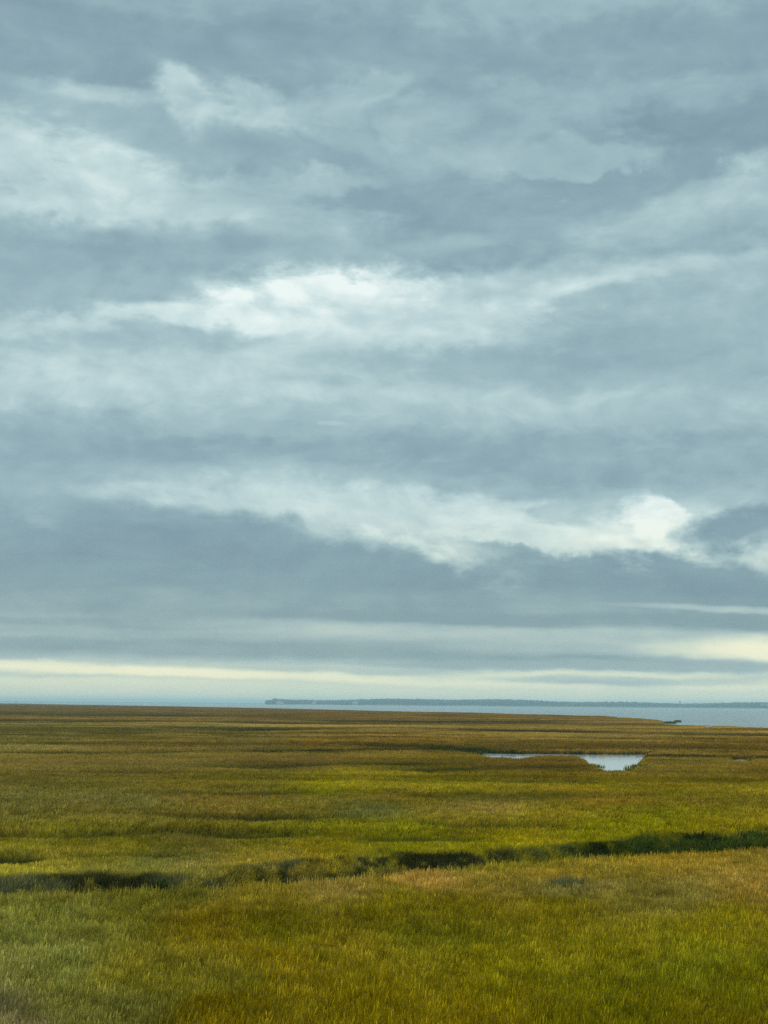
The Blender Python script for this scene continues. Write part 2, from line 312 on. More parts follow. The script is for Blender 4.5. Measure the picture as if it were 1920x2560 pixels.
# vegetation colours, read over the marsh at survey points (x, y in the photograph) as seen
VEG = [
 (0, 1765, (104, 99, 76)), (500, 1772, (104, 96, 72)), (960, 1782, (102, 91, 60)), (1500, 1800, (104, 92, 58)), (1900, 1830, (107, 92, 48)), (0, 1800, (104, 100, 72)), (500, 1810, (106, 98, 65)), (960, 1820, (107, 94, 55)),
 (1500, 1835, (109, 95, 52)), (0, 1845, (105, 98, 60)), (500, 1850, (104, 92, 50)), (960, 1850, (107, 88, 41)), (1500, 1862, (109, 92, 46)), (1900, 1865, (104, 86, 34)), (0, 1900, (103, 93, 45)), (400, 1910, (97, 87, 41)),
 (700, 1900, (93, 81, 37)), (1100, 1910, (86, 76, 21)), (1700, 1910, (96, 85, 33)), (1900, 1930, (98, 85, 27)), (1350, 1905, (90, 74, 27)), (0, 1960, (96, 91, 46)), (300, 1990, (96, 91, 45)), (600, 1950, (98, 91, 33)),
 (950, 1940, (109, 101, 23)), (1100, 1955, (109, 103, 21)), (1500, 1960, (109, 99, 21)), (1850, 1965, (109, 101, 21)), (800, 1965, (109, 105, 14)), (1000, 1990, (102, 91, 25)), (1200, 2010, (105, 95, 40)), (1500, 1995, (109, 95, 24)),
 (1850, 2000, (107, 97, 24)), (630, 1990, (105, 93, 37)), (0, 2030, (96, 91, 42)), (250, 2030, (100, 93, 40)), (560, 2000, (105, 93, 36)), (720, 2010, (100, 93, 30)), (900, 2020, (82, 83, 40)), (1400, 2045, (103, 95, 20)),
 (1150, 2045, (98, 91, 22)), (1850, 2035, (107, 99, 20)), (80, 2095, (113, 108, 36)), (250, 2095, (106, 100, 28)), (60, 2150, (113, 109, 34)), (400, 2125, (88, 87, 34)), (500, 2095, (88, 82, 34)), (620, 2110, (96, 91, 24)),
 (850, 2065, (103, 100, 16)), (1000, 2075, (103, 104, 12)), (1300, 2070, (112, 104, 10)), (1500, 2065, (106, 104, 8)), (1250, 2100, (103, 102, 10)), (1000, 2105, (98, 98, 8)), (1620, 2050, (103, 100, 8)), (1850, 2050, (103, 97, 8)),
 (800, 2110, (103, 97, 14)), (100, 2250, (101, 103, 44)), (0, 2300, (91, 95, 42)), (350, 2250, (90, 89, 28)), (600, 2240, (102, 94, 26)), (800, 2220, (105, 95, 42)), (1100, 2185, (116, 101, 44)), (1400, 2160, (107, 95, 28)),
 (1650, 2140, (105, 93, 26)), (1900, 2130, (101, 91, 30)), (600, 2290, (93, 84, 11)), (750, 2310, (87, 84, 9)), (960, 2260, (95, 90, 11)), (1150, 2260, (93, 88, 10)), (1420, 2200, (93, 89, 46)), (1700, 2215, (105, 97, 44)),
 (1880, 2200, (109, 95, 38)), (1400, 2250, (98, 92, 10)), (1800, 2280, (103, 96, 11)), (60, 2400, (93, 95, 46)), (250, 2380, (91, 95, 42)), (20, 2470, (72, 72, 48)), (0, 2540, (98, 93, 58)), (450, 2400, (90, 87, 22)),
 (250, 2520, (82, 83, 34)), (700, 2400, (97, 88, 10)), (900, 2350, (102, 94, 18)), (1080, 2325, (93, 92, 17)), (1250, 2380, (102, 99, 10)), (1500, 2350, (101, 98, 13)), (1750, 2340, (100, 101, 15)), (1880, 2400, (100, 98, 11)),
 (500, 2530, (86, 78, 4)), (900, 2500, (93, 86, 6)), (1300, 2480, (95, 90, 7)), (1600, 2480, (95, 91, 7)), (1880, 2540, (91, 84, 7)), (1200, 2560, (90, 82, 6)), (1650, 2560, (90, 82, 7)), (-400, 2100, (97, 90, 38)),
 (2300, 2100, (99, 93, 20)), (-400, 2500, (88, 87, 36)), (2300, 2500, (98, 92, 11)), (960, 2900, (93, 86, 7)), (-400, 1850, (100, 94, 58)), (2300, 1880, (102, 85, 35)),
]
vx = np.array([v[0] for v in VEG], float); vy = np.array([v[1] for v in VEG], float); vc = np.array([lin(v[2]) for v in VEG])
def dist_axis(y):                # distance axis stretched so bands near the horizon stay thin
    return 620 * np.log(np.maximum(y - 1742, 8) / 8.0)
vyy = dist_axis(vy)
GAIN = 1.0
# how much of the plants' own colour each distance needs (self-shading in the sward is deeper close by)
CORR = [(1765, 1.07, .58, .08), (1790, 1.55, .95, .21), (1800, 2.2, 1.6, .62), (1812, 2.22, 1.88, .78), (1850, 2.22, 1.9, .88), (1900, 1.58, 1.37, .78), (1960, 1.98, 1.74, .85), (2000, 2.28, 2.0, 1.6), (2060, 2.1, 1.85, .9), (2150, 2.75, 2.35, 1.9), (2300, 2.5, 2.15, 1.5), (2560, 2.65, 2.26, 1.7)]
GN = 420; Y0, Y1 = dist_axis(np.array([1750., 3300.]))
gxx = np.linspace(-900, 2900, GN); gyy = np.linspace(Y0, Y1, GN); TAB = np.zeros((GN, GN, 3))
for i in range(GN):
    w = 1 / (((gxx[:, None] - vx) / 1.5) ** 2 + ((gyy[i] - vyy) / .75) ** 2 + 1200) ** 1.9
    TAB[i] = (w @ vc) / w.sum(1, keepdims=True)
def veg_colour(x, y):
    x = x + 2.2 * (fbm(x / 3, y / 6, 3, 51) - .5) * (1 + y / 120); y = y * (1 + .10 * (fbm(x / 5, y / 8, 3, 52) - .5))
    px, py = survey(x, np.maximum(y, 2.0)); px = np.clip(px, -900, 2900); py = np.clip(py, 1750, 3300); yy = dist_axis(py)
    u = (px + 900) / 3800 * (GN - 1); v = (yy - Y0) / (Y1 - Y0) * (GN - 1)
    iu = np.clip(u.astype(int), 0, GN - 2); iv = np.clip(v.astype(int), 0, GN - 2); fu = np.clip(u - iu, 0, 1)[:, None]; fv = np.clip(v - iv, 0, 1)[:, None]
    out = (TAB[iv, iu] * (1 - fu) + TAB[iv, iu + 1] * fu) * (1 - fv) + (TAB[iv + 1, iu] * (1 - fu) + TAB[iv + 1, iu + 1] * fu) * fv
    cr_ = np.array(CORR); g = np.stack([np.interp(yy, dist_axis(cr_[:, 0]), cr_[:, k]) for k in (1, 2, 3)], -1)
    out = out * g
    return out
def colour_at(x, y, jit=0.0):
    c = veg_colour(x, y); D = np.hypot(x, y)
    n = fbm(x / .45, y / .8, 3, 61); n2 = fbm(x / 6, y / 6, 3, 62); n3 = fbm(x / 45, y / 45, 3, 63)
    k = 1 + (.2 + .6 * (1 - sstep(60, 160, D))) * (n - .5) + .5 * (n2 - .5) + .5 * (n3 - .5) * sstep(100, 400, D)
    st = pink(x / 70, y / 32, 6, 64, .78); e = np.exp(np.clip(3.0 * (st - .5), -.4, .36) * (.3 + .7 * sstep(60, 150, D)))
    k = k * e; c = c * np.stack([k, k, k ** 1.6], -1)
    # drier, straw patches and greener patches
    g = sstep(.52, .75, fbm(x / 4, y / 7, 3, 70))[:, None]; c = c * (1 - g * np.array([.07, .02, .05]))
    b = sstep(.55, .8, fbm(x / 3, y / 5, 3, 77))[:, None]; c = c * (1 + b * np.array([.10, .04, .25]))
    _, dark = ditches(x, y); s, w = creek(x, y)
    rush_shade = 2.2 * np.array(lin((38, 42, 14))) ; dk = (dark * (.7 + .6 * n))[:, None].clip(0, 1)  # dark plants, with the ditches' shade put into their colour
    c = c * (1 - dk) + rush_shade * dk
    patch = .5 * fbm(x / 1.6, y / 2.2, 2, 81) + .5 * fbm(x / .35, y / .6, 2, 82)
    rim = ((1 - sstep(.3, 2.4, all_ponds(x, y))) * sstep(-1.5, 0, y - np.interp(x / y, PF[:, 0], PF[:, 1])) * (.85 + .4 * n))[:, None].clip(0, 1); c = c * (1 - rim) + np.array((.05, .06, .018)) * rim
    inb = (sstep(-.05, .14, s) * (1 - sstep(.85, 1.35, s)) * (.25 + 1.3 * sstep(.35, .6, patch)) * creek_strength(x, y))[:, None].clip(0, 1)
    gr = sstep(.35, .65, fbm(x / 2.0, y / 2.6, 3, 83))[:, None]; px, _ = survey(x, np.maximum(y, 2.))
    right = sstep(1150, 1550, px)[:, None]; left = (1 - sstep(450, 900, px))[:, None]
    ck = np.array((.035, .037, .008)) * (1 - gr) + np.array((.10, .095, .035)) * gr  # creek plants, the hollow's shade painted into their dark tones
    ck = ck * (1 - right) + (np.array((.018, .03, .005)) * (1 - gr) + np.array((.075, .10, .012)) * gr) * right
    ck = ck + left * np.array((.045, .045, .015)) * (.3 + 1.1 * gr)
    for q, w_ in ((435, 42), (1700, 55)):      # bare grey mud at left; pale water glint painted in at right
        md = (np.exp(-((px - q) / w_) ** 2) * sstep(-.05, .05, s) * (1 - sstep(.35, .6, s)))[:, None]; ck = ck * (1 - md) + np.array((.17, .16, .11)) * md
    c = c * (1 - inb) + ck * inb
    return np.clip(c * GAIN, .002, .6)

# ------------------------------------------------------------------ ground sheet
azs = np.concatenate([np.linspace(-180, -30, 16)[:-1], np.linspace(-30, -20, 21)[:-1], np.linspace(-20, 20, 441), np.linspace(20, 30, 21)[1:], np.linspace(30, 180, 16)[1:-1]])
azs = np.radians(azs); nA = len(azs)
ds = [1.0]
while ds[-1] < 26000: ds.append(ds[-1] * (1.05 if ds[-1] < 15 else 1.0075 if ds[-1] < 500 else 1.012 if ds[-1] < 4200 else 1.2))
ds = np.array(ds); nD_ = len(ds)
AA, DD = np.meshgrid(azs, ds); gx = (DD * np.sin(AA)).ravel(); gy = (DD * np.cos(AA)).ravel()
hz, _ = height(gx, gy)
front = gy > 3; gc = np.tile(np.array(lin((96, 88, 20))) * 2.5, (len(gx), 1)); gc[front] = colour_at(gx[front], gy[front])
gap_shade = (1 - sstep(200, 520, np.hypot(gx, gy)))[:, None]; gc = gc * (1 - .55 * gap_shade)      # thatch and soil, darkened to paint the shade gaps between tufts
s_, w_ = creek(gx, gy); mud = (sstep(.12, .3, s_) * (1 - sstep(.45, .7, s_)))[:, None]
mud = np.maximum(mud, (1 - sstep(.25, .5, hz))[:, None])
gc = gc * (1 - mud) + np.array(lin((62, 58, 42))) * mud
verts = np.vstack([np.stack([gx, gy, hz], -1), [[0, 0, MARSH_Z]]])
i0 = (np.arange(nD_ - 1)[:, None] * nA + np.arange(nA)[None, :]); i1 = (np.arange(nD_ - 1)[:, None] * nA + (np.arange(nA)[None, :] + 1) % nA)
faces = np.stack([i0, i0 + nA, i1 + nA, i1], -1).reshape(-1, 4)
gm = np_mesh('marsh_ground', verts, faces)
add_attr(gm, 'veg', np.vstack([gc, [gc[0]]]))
m, nt, out = new_mat('marsh_turf')
at = nt.nodes.new('ShaderNodeAttribute'); at.attribute_name = 'veg'
geo = nt.nodes.new('ShaderNodeNewGeometry')
def gnoise(sc, det, lo, hi, rough=.65):
    mp = nt.nodes.new('ShaderNodeMapping'); mp.inputs['Scale'].default_value = sc; nt.links.new(geo.outputs['Position'], mp.inputs[0])
    n = nt.nodes.new('ShaderNodeTexNoise'); n.inputs['Scale'].default_value = 1; n.inputs['Detail'].default_value = det; n.inputs['Roughness'].default_value = rough; nt.links.new(mp.outputs[0], n.inputs['Vector'])
    r = nt.nodes.new('ShaderNodeMapRange'); r.inputs['From Min'].default_value = .3; r.inputs['From Max'].default_value = .7; r.inputs['To Min'].default_value = lo; r.inputs['To Max'].default_value = hi
    nt.links.new(n.outputs[0], r.inputs[0]); return r.outputs[0], n.outputs[0]
a1, h1 = gnoise((.9, .35, .6), 8, .62, 1.3); a2, _ = gnoise((.05, .02, .05), 5, .8, 1.18)
mu = nt.nodes.new('ShaderNodeMath'); mu.operation = 'MULTIPLY'; nt.links.new(a1, mu.inputs[0]); nt.links.new(a2, mu.inputs[1])
vm = nt.nodes.new('ShaderNodeVectorMath'); vm.operation = 'SCALE'; nt.links.new(at.outputs['Color'], vm.inputs[0]); nt.links.new(mu.outputs[0], vm.inputs['Scale'])
bs = nt.nodes.new('ShaderNodeBsdfDiffuse'); bs.inputs['Roughness'].default_value = 1; nt.links.new(vm.outputs[0], bs.inputs['Color'])
bp = nt.nodes.new('ShaderNodeBump'); bp.inputs['Strength'].default_value = .8; bp.inputs['Distance'].default_value = .5; nt.links.new(h1, bp.inputs['Height']); nt.links.new(bp.outputs[0], bs.inputs['Normal'])
nt.links.new(bs.outputs[0], out.inputs[0])
tag(link_mesh('marsh_ground', gm, m), kind='structure')

# ------------------------------------------------------------------ water
m, nt, out = new_mat('bay_water')
b = nt.nodes.new('ShaderNodeBsdfPrincipled'); b.inputs['Base Color'].default_value = (.09, .15, .17, 1); b.inputs['Roughness'].default_value = .14; b.inputs['IOR'].default_value = 1.33
geo = nt.nodes.new('ShaderNodeNewGeometry')
def wv(sc, det):
    mp = nt.nodes.new('ShaderNodeMapping'); mp.inputs['Scale'].default_value = sc; nt.links.new(geo.outputs['Position'], mp.inputs[0])
    n = nt.nodes.new('ShaderNodeTexNoise'); n.inputs['Scale'].default_value = 1; n.inputs['Detail'].default_value = det; nt.links.new(mp.outputs[0], n.inputs['Vector']); return n.outputs[0]
def wbump(h, s, d, prev=None):
    bp = nt.nodes.new('ShaderNodeBump'); bp.inputs['Distance'].default_value = d; nt.links.new(h, bp.inputs['Height'])
    if isinstance(s, float): bp.inputs['Strength'].default_value = s
    else: nt.links.new(s, bp.inputs['Strength'])
    if prev: nt.links.new(prev, bp.inputs['Normal'])
    return bp.outputs[0]
ln = nt.nodes.new('ShaderNodeVectorMath'); ln.operation = 'LENGTH'; nt.links.new(geo.outputs['Position'], ln.inputs[0])
rg = nt.nodes.new('ShaderNodeMapRange'); nt.links.new(ln.outputs['Value'], rg.inputs[0])
rg.inputs['From Min'].default_value = 220; rg.inputs['From Max'].default_value = 420; rg.inputs['To Min'].default_value = .02; rg.inputs['To Max'].default_value = .55   # sheltered pools are calm, the bay is rippled
sk = wv((.006, .022, 1), 4); sr = nt.nodes.new('ShaderNodeMapRange'); nt.links.new(sk, sr.inputs[0]); sr.inputs['From Min'].default_value = .35; sr.inputs['From Max'].default_value = .65; sr.inputs['To Min'].default_value = .45; sr.inputs['To Max'].default_value = 1.5
rm = nt.nodes.new('ShaderNodeMath'); rm.operation = 'MULTIPLY'; nt.links.new(rg.outputs[0], rm.inputs[0]); nt.links.new(sr.outputs[0], rm.inputs[1])
nrm = wbump(wv((1.5, 3.0, 1), 4), rm.outputs[0], .35)
nt.links.new(nrm, b.inputs['Normal'])
nt.links.new(b.outputs[0], out.inputs[0])
W = 24000
wm = np_mesh('bay_water', [(-W, -W, 0), (W, -W, 0), (W, W, 0), (-W, W, 0)], [(0, 1, 2, 3)], False)
tag(link_mesh('bay_water', wm, m), kind='structure')
V = []; F = []
for P in (np.vstack(PONDS[:2]), PONDS[2]):
    lo = P.min(0) - 1.5; hi = P.max(0) + 1.5; k = len(V); V += [(lo[0], lo[1], POOL_Z), (hi[0], lo[1], POOL_Z), (hi[0], hi[1], POOL_Z), (lo[0], hi[1], POOL_Z)]; F.append((k, k + 1, k + 2, k + 3))
PONDW = np_mesh('pond_water', V, F, False)

m2 = m.copy(); m2.name = 'pond_water'
m2.node_tree.nodes['Principled BSDF'].inputs['Roughness'].default_value = .06; m2.node_tree.nodes['Principled BSDF'].inputs['Base Color'].default_value = (.55, .56, .54, 1)
tag(link_mesh('pond_water', PONDW, m2), kind='structure')

# ------------------------------------------------------------------ grass
def blade_mesh(name, n, rad, h0, h1, w, lean, seg=3, fluff=.25, pale=1.0):
    V = []; F = []; T = []
    for i in range(n):
        r = rad * math.sqrt(random.random()); a = random.uniform(0, 2 * math.pi); x, y = r * math.cos(a), r * math.sin(a)
        h = random.uniform(h0, h1) * (1 - .25 * (r / rad) ** 2); az_ = random.uniform(0, math.pi); wx, wy = math.cos(az_), math.sin(az_)
        la = random.gauss(0, .9); L = h * lean * random.uniform(.3, 1.5); dx = L * math.cos(la) + .12 * h * random.gauss(0, 1); dy = L * math.sin(la) * .7 + .12 * h * random.gauss(0, 1)
        tint = pale * random.uniform(.62, 1.3); k = len(V); head = random.random() < fluff
        for s in range(seg + 1):
            t = s / seg; ww = w * (1 - t ** 1.5) * .5 if not head else w * .5 * (.5 if t < .6 else 1.3)
            if s == seg: ww = w * (.06 if not head else .4)
            cx = x + dx * t ** 1.8; cyy = y + dy * t ** 1.8; cz = h * (t - .12 * lean * t * t) - .12
            V += [(cx - wx * ww, cyy - wy * ww, cz), (cx + wx * ww, cyy + wy * ww, cz)]
            T += [(tint, 1.0 if head and t > .5 else 0.0, t)] * 2
            if s: F.append((k + 2 * s - 2, k + 2 * s - 1, k + 2 * s + 1, k + 2 * s))
    me = np_mesh(name, V, F, True); add_attr(me, 'blade', np.array(T)); return me
m, nt, out = new_mat('cordgrass'); GRASS = m
ti = nt.nodes.new('ShaderNodeAttribute'); ti.attribute_type = 'INSTANCER'; ti.attribute_name = 'tint'
bl = nt.nodes.new('ShaderNodeAttribute'); bl.attribute_name = 'blade'
sx_ = nt.nodes.new('ShaderNodeSeparateColor'); nt.links.new(bl.outputs['Color'], sx_.inputs[0])
sc_ = nt.nodes.new('ShaderNodeVectorMath'); sc_.operation = 'SCALE'; nt.links.new(ti.outputs['Color'], sc_.inputs[0]); nt.links.new(sx_.outputs[0], sc_.inputs['Scale'])
hd = nt.nodes.new('ShaderNodeMix'); hd.data_type = 'RGBA'; hd.blend_type = 'MULTIPLY'; nt.links.new(sc_.outputs[0], hd.inputs[6]); hd.inputs[7].default_value = (1.55, 1.5, 1.9, 1)
hm = nt.nodes.new('ShaderNodeMath'); hm.operation = 'MULTIPLY'; hm.inputs[1].default_value = 1; nt.links.new(sx_.outputs[1], hm.inputs[0]); nt.links.new(hm.outputs[0], hd.inputs[0])
df = nt.nodes.new('ShaderNodeBsdfDiffuse'); tr = nt.nodes.new('ShaderNodeBsdfTranslucent'); mxs = nt.nodes.new('ShaderNodeMixShader'); mxs.inputs[0].default_value = .4
for q in (df, tr): nt.links.new(hd.outputs[2], q.inputs['Color'])
nt.links.new(df.outputs[0], mxs.inputs[1]); nt.links.new(tr.outputs[0], mxs.inputs[2]); nt.links.new(mxs.outputs[0], out.inputs[0])

def scatter(name, label, cat, meshes, pts, tint, rot, scl, var):
    """one mass of growth: points that carry their own lean, size and colour, each grown into a tuft"""
    me = bpy.data.meshes.new(name); me.vertices.add(len(pts)); me.vertices.foreach_set('co', np.asarray(pts, np.float32).ravel())
    add_attr(me, 'tint', tint); add_attr(me, 'turn', rot, 'FLOAT_VECTOR'); add_attr(me, 'size', scl, 'FLOAT_VECTOR')
    a = me.attributes.new('variant', 'INT', 'POINT'); a.data.foreach_set('value', np.asarray(var, np.int32))
    o = link_mesh(name, me, GRASS); tag(o, label, cat, kind='stuff')
    ng = bpy.data.node_groups.new(name + '_growth', 'GeometryNodeTree')
    ng.interface.new_socket('Geometry', in_out='INPUT', socket_type='NodeSocketGeometry'); ng.interface.new_socket('Geometry', in_out='OUTPUT', socket_type='NodeSocketGeometry')
    N = ng.nodes.new; L = ng.links.new
    gi = N('NodeGroupInput'); go = N('NodeGroupOutput'); jn = N('GeometryNodeJoinGeometry')
    def named(nm, t):
        q = N('GeometryNodeInputNamedAttribute'); q.data_type = t; q.inputs['Name'].default_value = nm; return q.outputs['Attribute']
    tn, sz, vr = named('turn', 'FLOAT_VECTOR'), named('size', 'FLOAT_VECTOR'), named('variant', 'INT')
    e2r = N('FunctionNodeEulerToRotation'); L(tn, e2r.inputs[0])
    for k, bm_ in enumerate(meshes):
        src = bpy.data.objects.get(bm_.name + '_source') or bpy.data.objects.new(bm_.name + '_source', bm_)
        if not bm_.materials: bm_.materials.append(GRASS)
        oi = N('GeometryNodeObjectInfo'); oi.inputs['Object'].default_value = src
        cmp = N('FunctionNodeCompare'); cmp.data_type = 'INT'; cmp.operation = 'EQUAL'; L(vr, cmp.inputs[2]); cmp.inputs[3].default_value = k
        ip = N('GeometryNodeInstanceOnPoints'); L(gi.outputs[0], ip.inputs['Points']); L(cmp.outputs[0], ip.inputs['Selection']); L(oi.outputs['Geometry'], ip.inputs['Instance'])
        L(e2r.outputs[0], ip.inputs['Rotation']); L(sz, ip.inputs['Scale']); L(ip.outputs[0], jn.inputs[0])
    L(jn.outputs[0], go.inputs[0])
    md = o.modifiers.new('growth', 'NODES'); md.node_group = ng; return o

HALF = R(19)
def zone(d0, d1, dens, meshes, name, label, hs=1.0, vary=.3, rushes=False, stalk=0):
    n = int(HALF * (d1 * d1 - d0 * d0) * dens)
    D = np.sqrt(RNG.uniform(d0 * d0, d1 * d1, n)); a = RNG.uniform(-HALF, HALF, n); x = D * np.sin(a); y = D * np.cos(a)
    z, mm = height(x, y); s, w = creek(x, y)
    ok = (mm > .55) & (z > .12)
    if rushes: ok &= (s > .06) & (s < 1.06) & (RNG.random(n) < .95)
    else: ok &= ~((s > .16) & (s < .72) & (RNG.random(n) < .75))
    x, y, z, s = x[ok], y[ok], z[ok], s[ok]; n = len(x)
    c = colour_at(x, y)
    c = c * np.exp(vary * RNG.normal(0, 1, (n, 1)) - .04) * (1 + .06 * (RNG.random((n, 3)) - .5))
    _, dk = ditches(x, y)
    hgt = hs * (.72 + .55 * fbm(x / 1.1, y / 1.1, 3, 91)) * (.9 + .25 * (fbm(x / 9, y / 9, 2, 92)))
    hgt = hgt * (1 + .55 * sstep(-.4, -.05, s) * (1 - sstep(.1, .3, s)) * (RNG.random(n) ** 2))
    wdt = RNG.uniform(.85, 1.2, n)
    if rushes: hgt = hs * RNG.uniform(.6, 1.3, n)
    wind = .05 + .22 * (fbm(x / 5, y / 5, 2, 95) - .5)
    rot = np.stack([RNG.normal(0, .07, n), wind + RNG.normal(0, .09, n), RNG.normal(0, .8, n)], -1)
    print(name, n)
    return scatter(name, label, 'grass', meshes, np.stack([x, y, z], -1), c, rot, np.stack([wdt, wdt, hgt], -1), np.where(RNG.random(n) < stalk, len(meshes) - 1, RNG.integers(0, len(meshes) - (stalk > 0), n)))

tA = [blade_mesh('cordgrass_tuft', 20, .06, .25, .5, .014, .18, 3, .5) for _ in range(6)]
tA += [blade_mesh('cordgrass_stalks', 4, .09, .42, .66, .012, .12, 3, .9, 1.35)]
tB = [blade_mesh('cordgrass_clump', 28, .16, .32, .62, .036, .22, 3, .5) for _ in range(4)]
tB += [blade_mesh('cordgrass_stalks', 8, .18, .42, .66, .026, .12, 3, .9, 1.3)]
tC = [blade_mesh('cordgrass_patch', 48, .6, .32, .6, .09, .22, 2, .5) for _ in range(4)]
tR = [blade_mesh('bank_rush', 44, .16, .2, .6, .022, .6, 3, 0) for _ in range(4)]
zone(17, 62, 105, tA, 'marsh_grass', 'olive yellow cordgrass leaning in the wind in front of and along the dark creek', vary=.27, stalk=.05)
zone(38, 66, 20, tR, 'creek_bank_rushes', 'dark green rushes and weeds filling the creek across the foreground', vary=.5, rushes=True)
zone(62, 155, 15, tB, 'meadow_grass', 'yellow green marsh grass between the creek and the pond', .95, .2, stalk=.04)
zone(155, 520, 1.5, tC, 'distant_marsh_grass', 'brownish marsh grass beyond the pond out to the shore', .9, .08)

# ------------------------------------------------------------------ shrubs and plants that stand out
def matte(name, c):
    m = plain_mat(name, c, 1.0); m.node_tree.nodes['Principled BSDF'].inputs['Specular IOR Level'].default_value = 0; return m
LEAF = matte('shrub_leaf', (.04, .06, .016)); STEM = matte('shrub_stem', (.07, .055, .03)); GREY = matte('grey_leaf', (.25, .245, .10)); REED = matte('reed_leaf', (.19, .19, .05)); MATTED = matte('matted_stalks', (.2, .185, .12))
def shrub(px, py, wdt, h, label, mat=LEAF, name='marsh_shrub', leaf=.05, n=900, seed=1, zp=1.0, upright=False):
    rd = random.Random(seed); x, y = on_plane(float(px), float(py), zp); z, _ = height(np.array([x]), np.array([y])); z = float(z[0])
    root = bpy.data.objects.new(name, None); COL.objects.link(root); root.location = (x, y, z - .03); tag(root, label, 'shrub')
    V = []; F = []
    for i in range(9):
        a = rd.uniform(0, 6.28); bx, by = .06 * math.cos(a), .06 * math.sin(a); tx, ty, tz = wdt * .4 * math.cos(a), wdt * .3 * math.sin(a), h * rd.uniform(.6, .9)
        k = len(V)
        for t in (0, .5, 1):
            r = .014 * (1 - .7 * t)
            for q in range(4): V.append((bx + tx * t ** 1.3 + r * math.cos(q * 1.57), by + ty * t ** 1.3 + r * math.sin(q * 1.57), tz * t))
        for s in range(2):
            for q in range(4): F.append((k + s * 4 + q, k + s * 4 + (q + 1) % 4, k + s * 4 + 4 + (q + 1) % 4, k + s * 4 + 4 + q))
    link_mesh('stems', np_mesh('stems', V, F), STEM, root)
    V = []; F = []
    cl = [(rd.uniform(-.36, .36) * wdt, rd.uniform(-.28, .28) * wdt, h * rd.uniform(.35, .82), rd.uniform(.16, .3)) for _ in range(11)]
    for i in range(n):
        c = rd.choice(cl); v = Vector((rd.gauss(0, 1), rd.gauss(0, 1), rd.gauss(0, 1))).normalized() * c[3] * rd.uniform(.5, 1.1) * min(wdt, 1.2)
        p = Vector(c[:3]) + Vector((v.x, v.y, v.z * .8)); p.z = max(p.z, .04)
        if upright:              # tall leaves of a reed or weed clump
            p = Vector((rd.gauss(0, .22) * wdt, rd.gauss(0, .16) * wdt, 0)); hh = h * rd.uniform(.5, 1.1); sw = Vector((rd.gauss(.08, .12), rd.gauss(0, .1), 0)) * hh
            e = Vector((rd.gauss(0, 1), rd.gauss(0, 1), 0)).normalized() * leaf * .35; k = len(V); V += [p - e, p + e, p + sw * .4 + e + Vector((0, 0, hh * .6)), p + sw * .4 - e + Vector((0, 0, hh * .6)), p + sw + Vector((0, 0, hh))]
            V.append(V[-1]); F += [(k, k + 1, k + 2, k + 3), (k + 3, k + 2, k + 4, k + 5)]; continue
        u = Vector((rd.gauss(0, 1), rd.gauss(0, 1), rd.gauss(0, .6))).normalized() * leaf; w = Vector((rd.gauss(0, 1), rd.gauss(0, 1), rd.gauss(0, 1))).cross(u).normalized() * leaf * .4
        k = len(V); V += [p - u, p + w, p + u, p - w]; F.append((k, k + 1, k + 2, k + 3))
    link_mesh('foliage', np_mesh('foliage', [tuple(v) for v in V], F, False), mat, root)
    return root
shrub(396, 2202, .7, 1.15, 'small dark green bush in the creek below its far bank at left', seed=3, zp=1.35)
shrub(628, 2110, .55, .36, 'dark green bush in the meadow just beyond the creek', seed=5)
shrub(235, 2211, 1.3, 1.1, 'low dark green bush at the left end of the creek', seed=6, n=1500, zp=1.35)
shrub(1215, 2146, .9, 1.1, 'dark rounded bush in the creek right of centre', seed=8, zp=1.35)
shrub(1545, 2117, 1.6, 1.15, 'wide dark green bush growing out of the creek at right', seed=9, n=2000, zp=1.35)
shrub(1420, 2230, 1.15, .50, 'grey green weedy plant standing in the near grass', GREY, 'weed_clump', .05, 240, 11, .95, True)
shrub(1594, 1922, 2.0, .8, 'pale green reed clump at the right rim of the pond', REED, 'reed_clump', .12, 500, 12, .95, True)
shrub(1476, 1914, 2.2, .7, 'pale green reed clump at the left rim of the pond', REED, 'reed_clump', .12, 500, 13, .95, True)

# ------------------------------------------------------------------ islets and driftwood at the shore
TURF = plain_mat('islet_turf', (.14, .12, .05), .9); GR2 = plain_mat('islet_grass', (.19, .165, .055), .9)
def islet(px, py, length, depth_, label, seed):
    rd = random.Random(seed); x, y = on_plane(float(px), float(py), 0.3); root = bpy.data.objects.new('marsh_islet', None); COL.objects.link(root); root.location = (x, y, 0); tag(root, label, 'islet', 'islets off the marsh edge')
    V = []; F = []; n, mr = 28, 6
    for j in range(mr + 1):
        for i in range(n):
            a = i / n * 6.283; rr = (1 - j / mr) * (1 + .18 * math.sin(3 * a + seed) + .1 * math.sin(7 * a)); V.append((length / 2 * rr * math.cos(a), depth_ / 2 * rr * math.sin(a), -.3 + .75 * (1 - (1 - j / mr) ** 2.5)))
    for j in range(mr):
        for i in range(n): F.append((j * n + i, j * n + (i + 1) % n, (j + 1) * n + (i + 1) % n, (j + 1) * n + i))
    link_mesh('turf', np_mesh('turf', V, F), TURF, root)
    V = []; F = []
    for i in range(900):
        a = rd.uniform(0, 6.28); r = math.sqrt(rd.random()) * .92; bx, by = length / 2 * r * math.cos(a), depth_ / 2 * r * math.sin(a); bz = .2 * (1 - r * r); h = rd.uniform(.35, .75); lx = rd.uniform(-.1, .3); wq = .06
        k = len(V); V += [(bx - wq, by, bz), (bx + wq, by, bz), (bx + lx + .01, by + rd.uniform(-.1, .1), bz + h), (bx + lx - .01, by, bz + h)]; F.append((k, k + 1, k + 2, k + 3))
    link_mesh('grass_cover', np_mesh('grass_cover', V, F, False), GR2, root)
islet(1694, 1803.5, 3.1, 5, 'small dark grassy islet lying in the water off the marsh tip', 2)
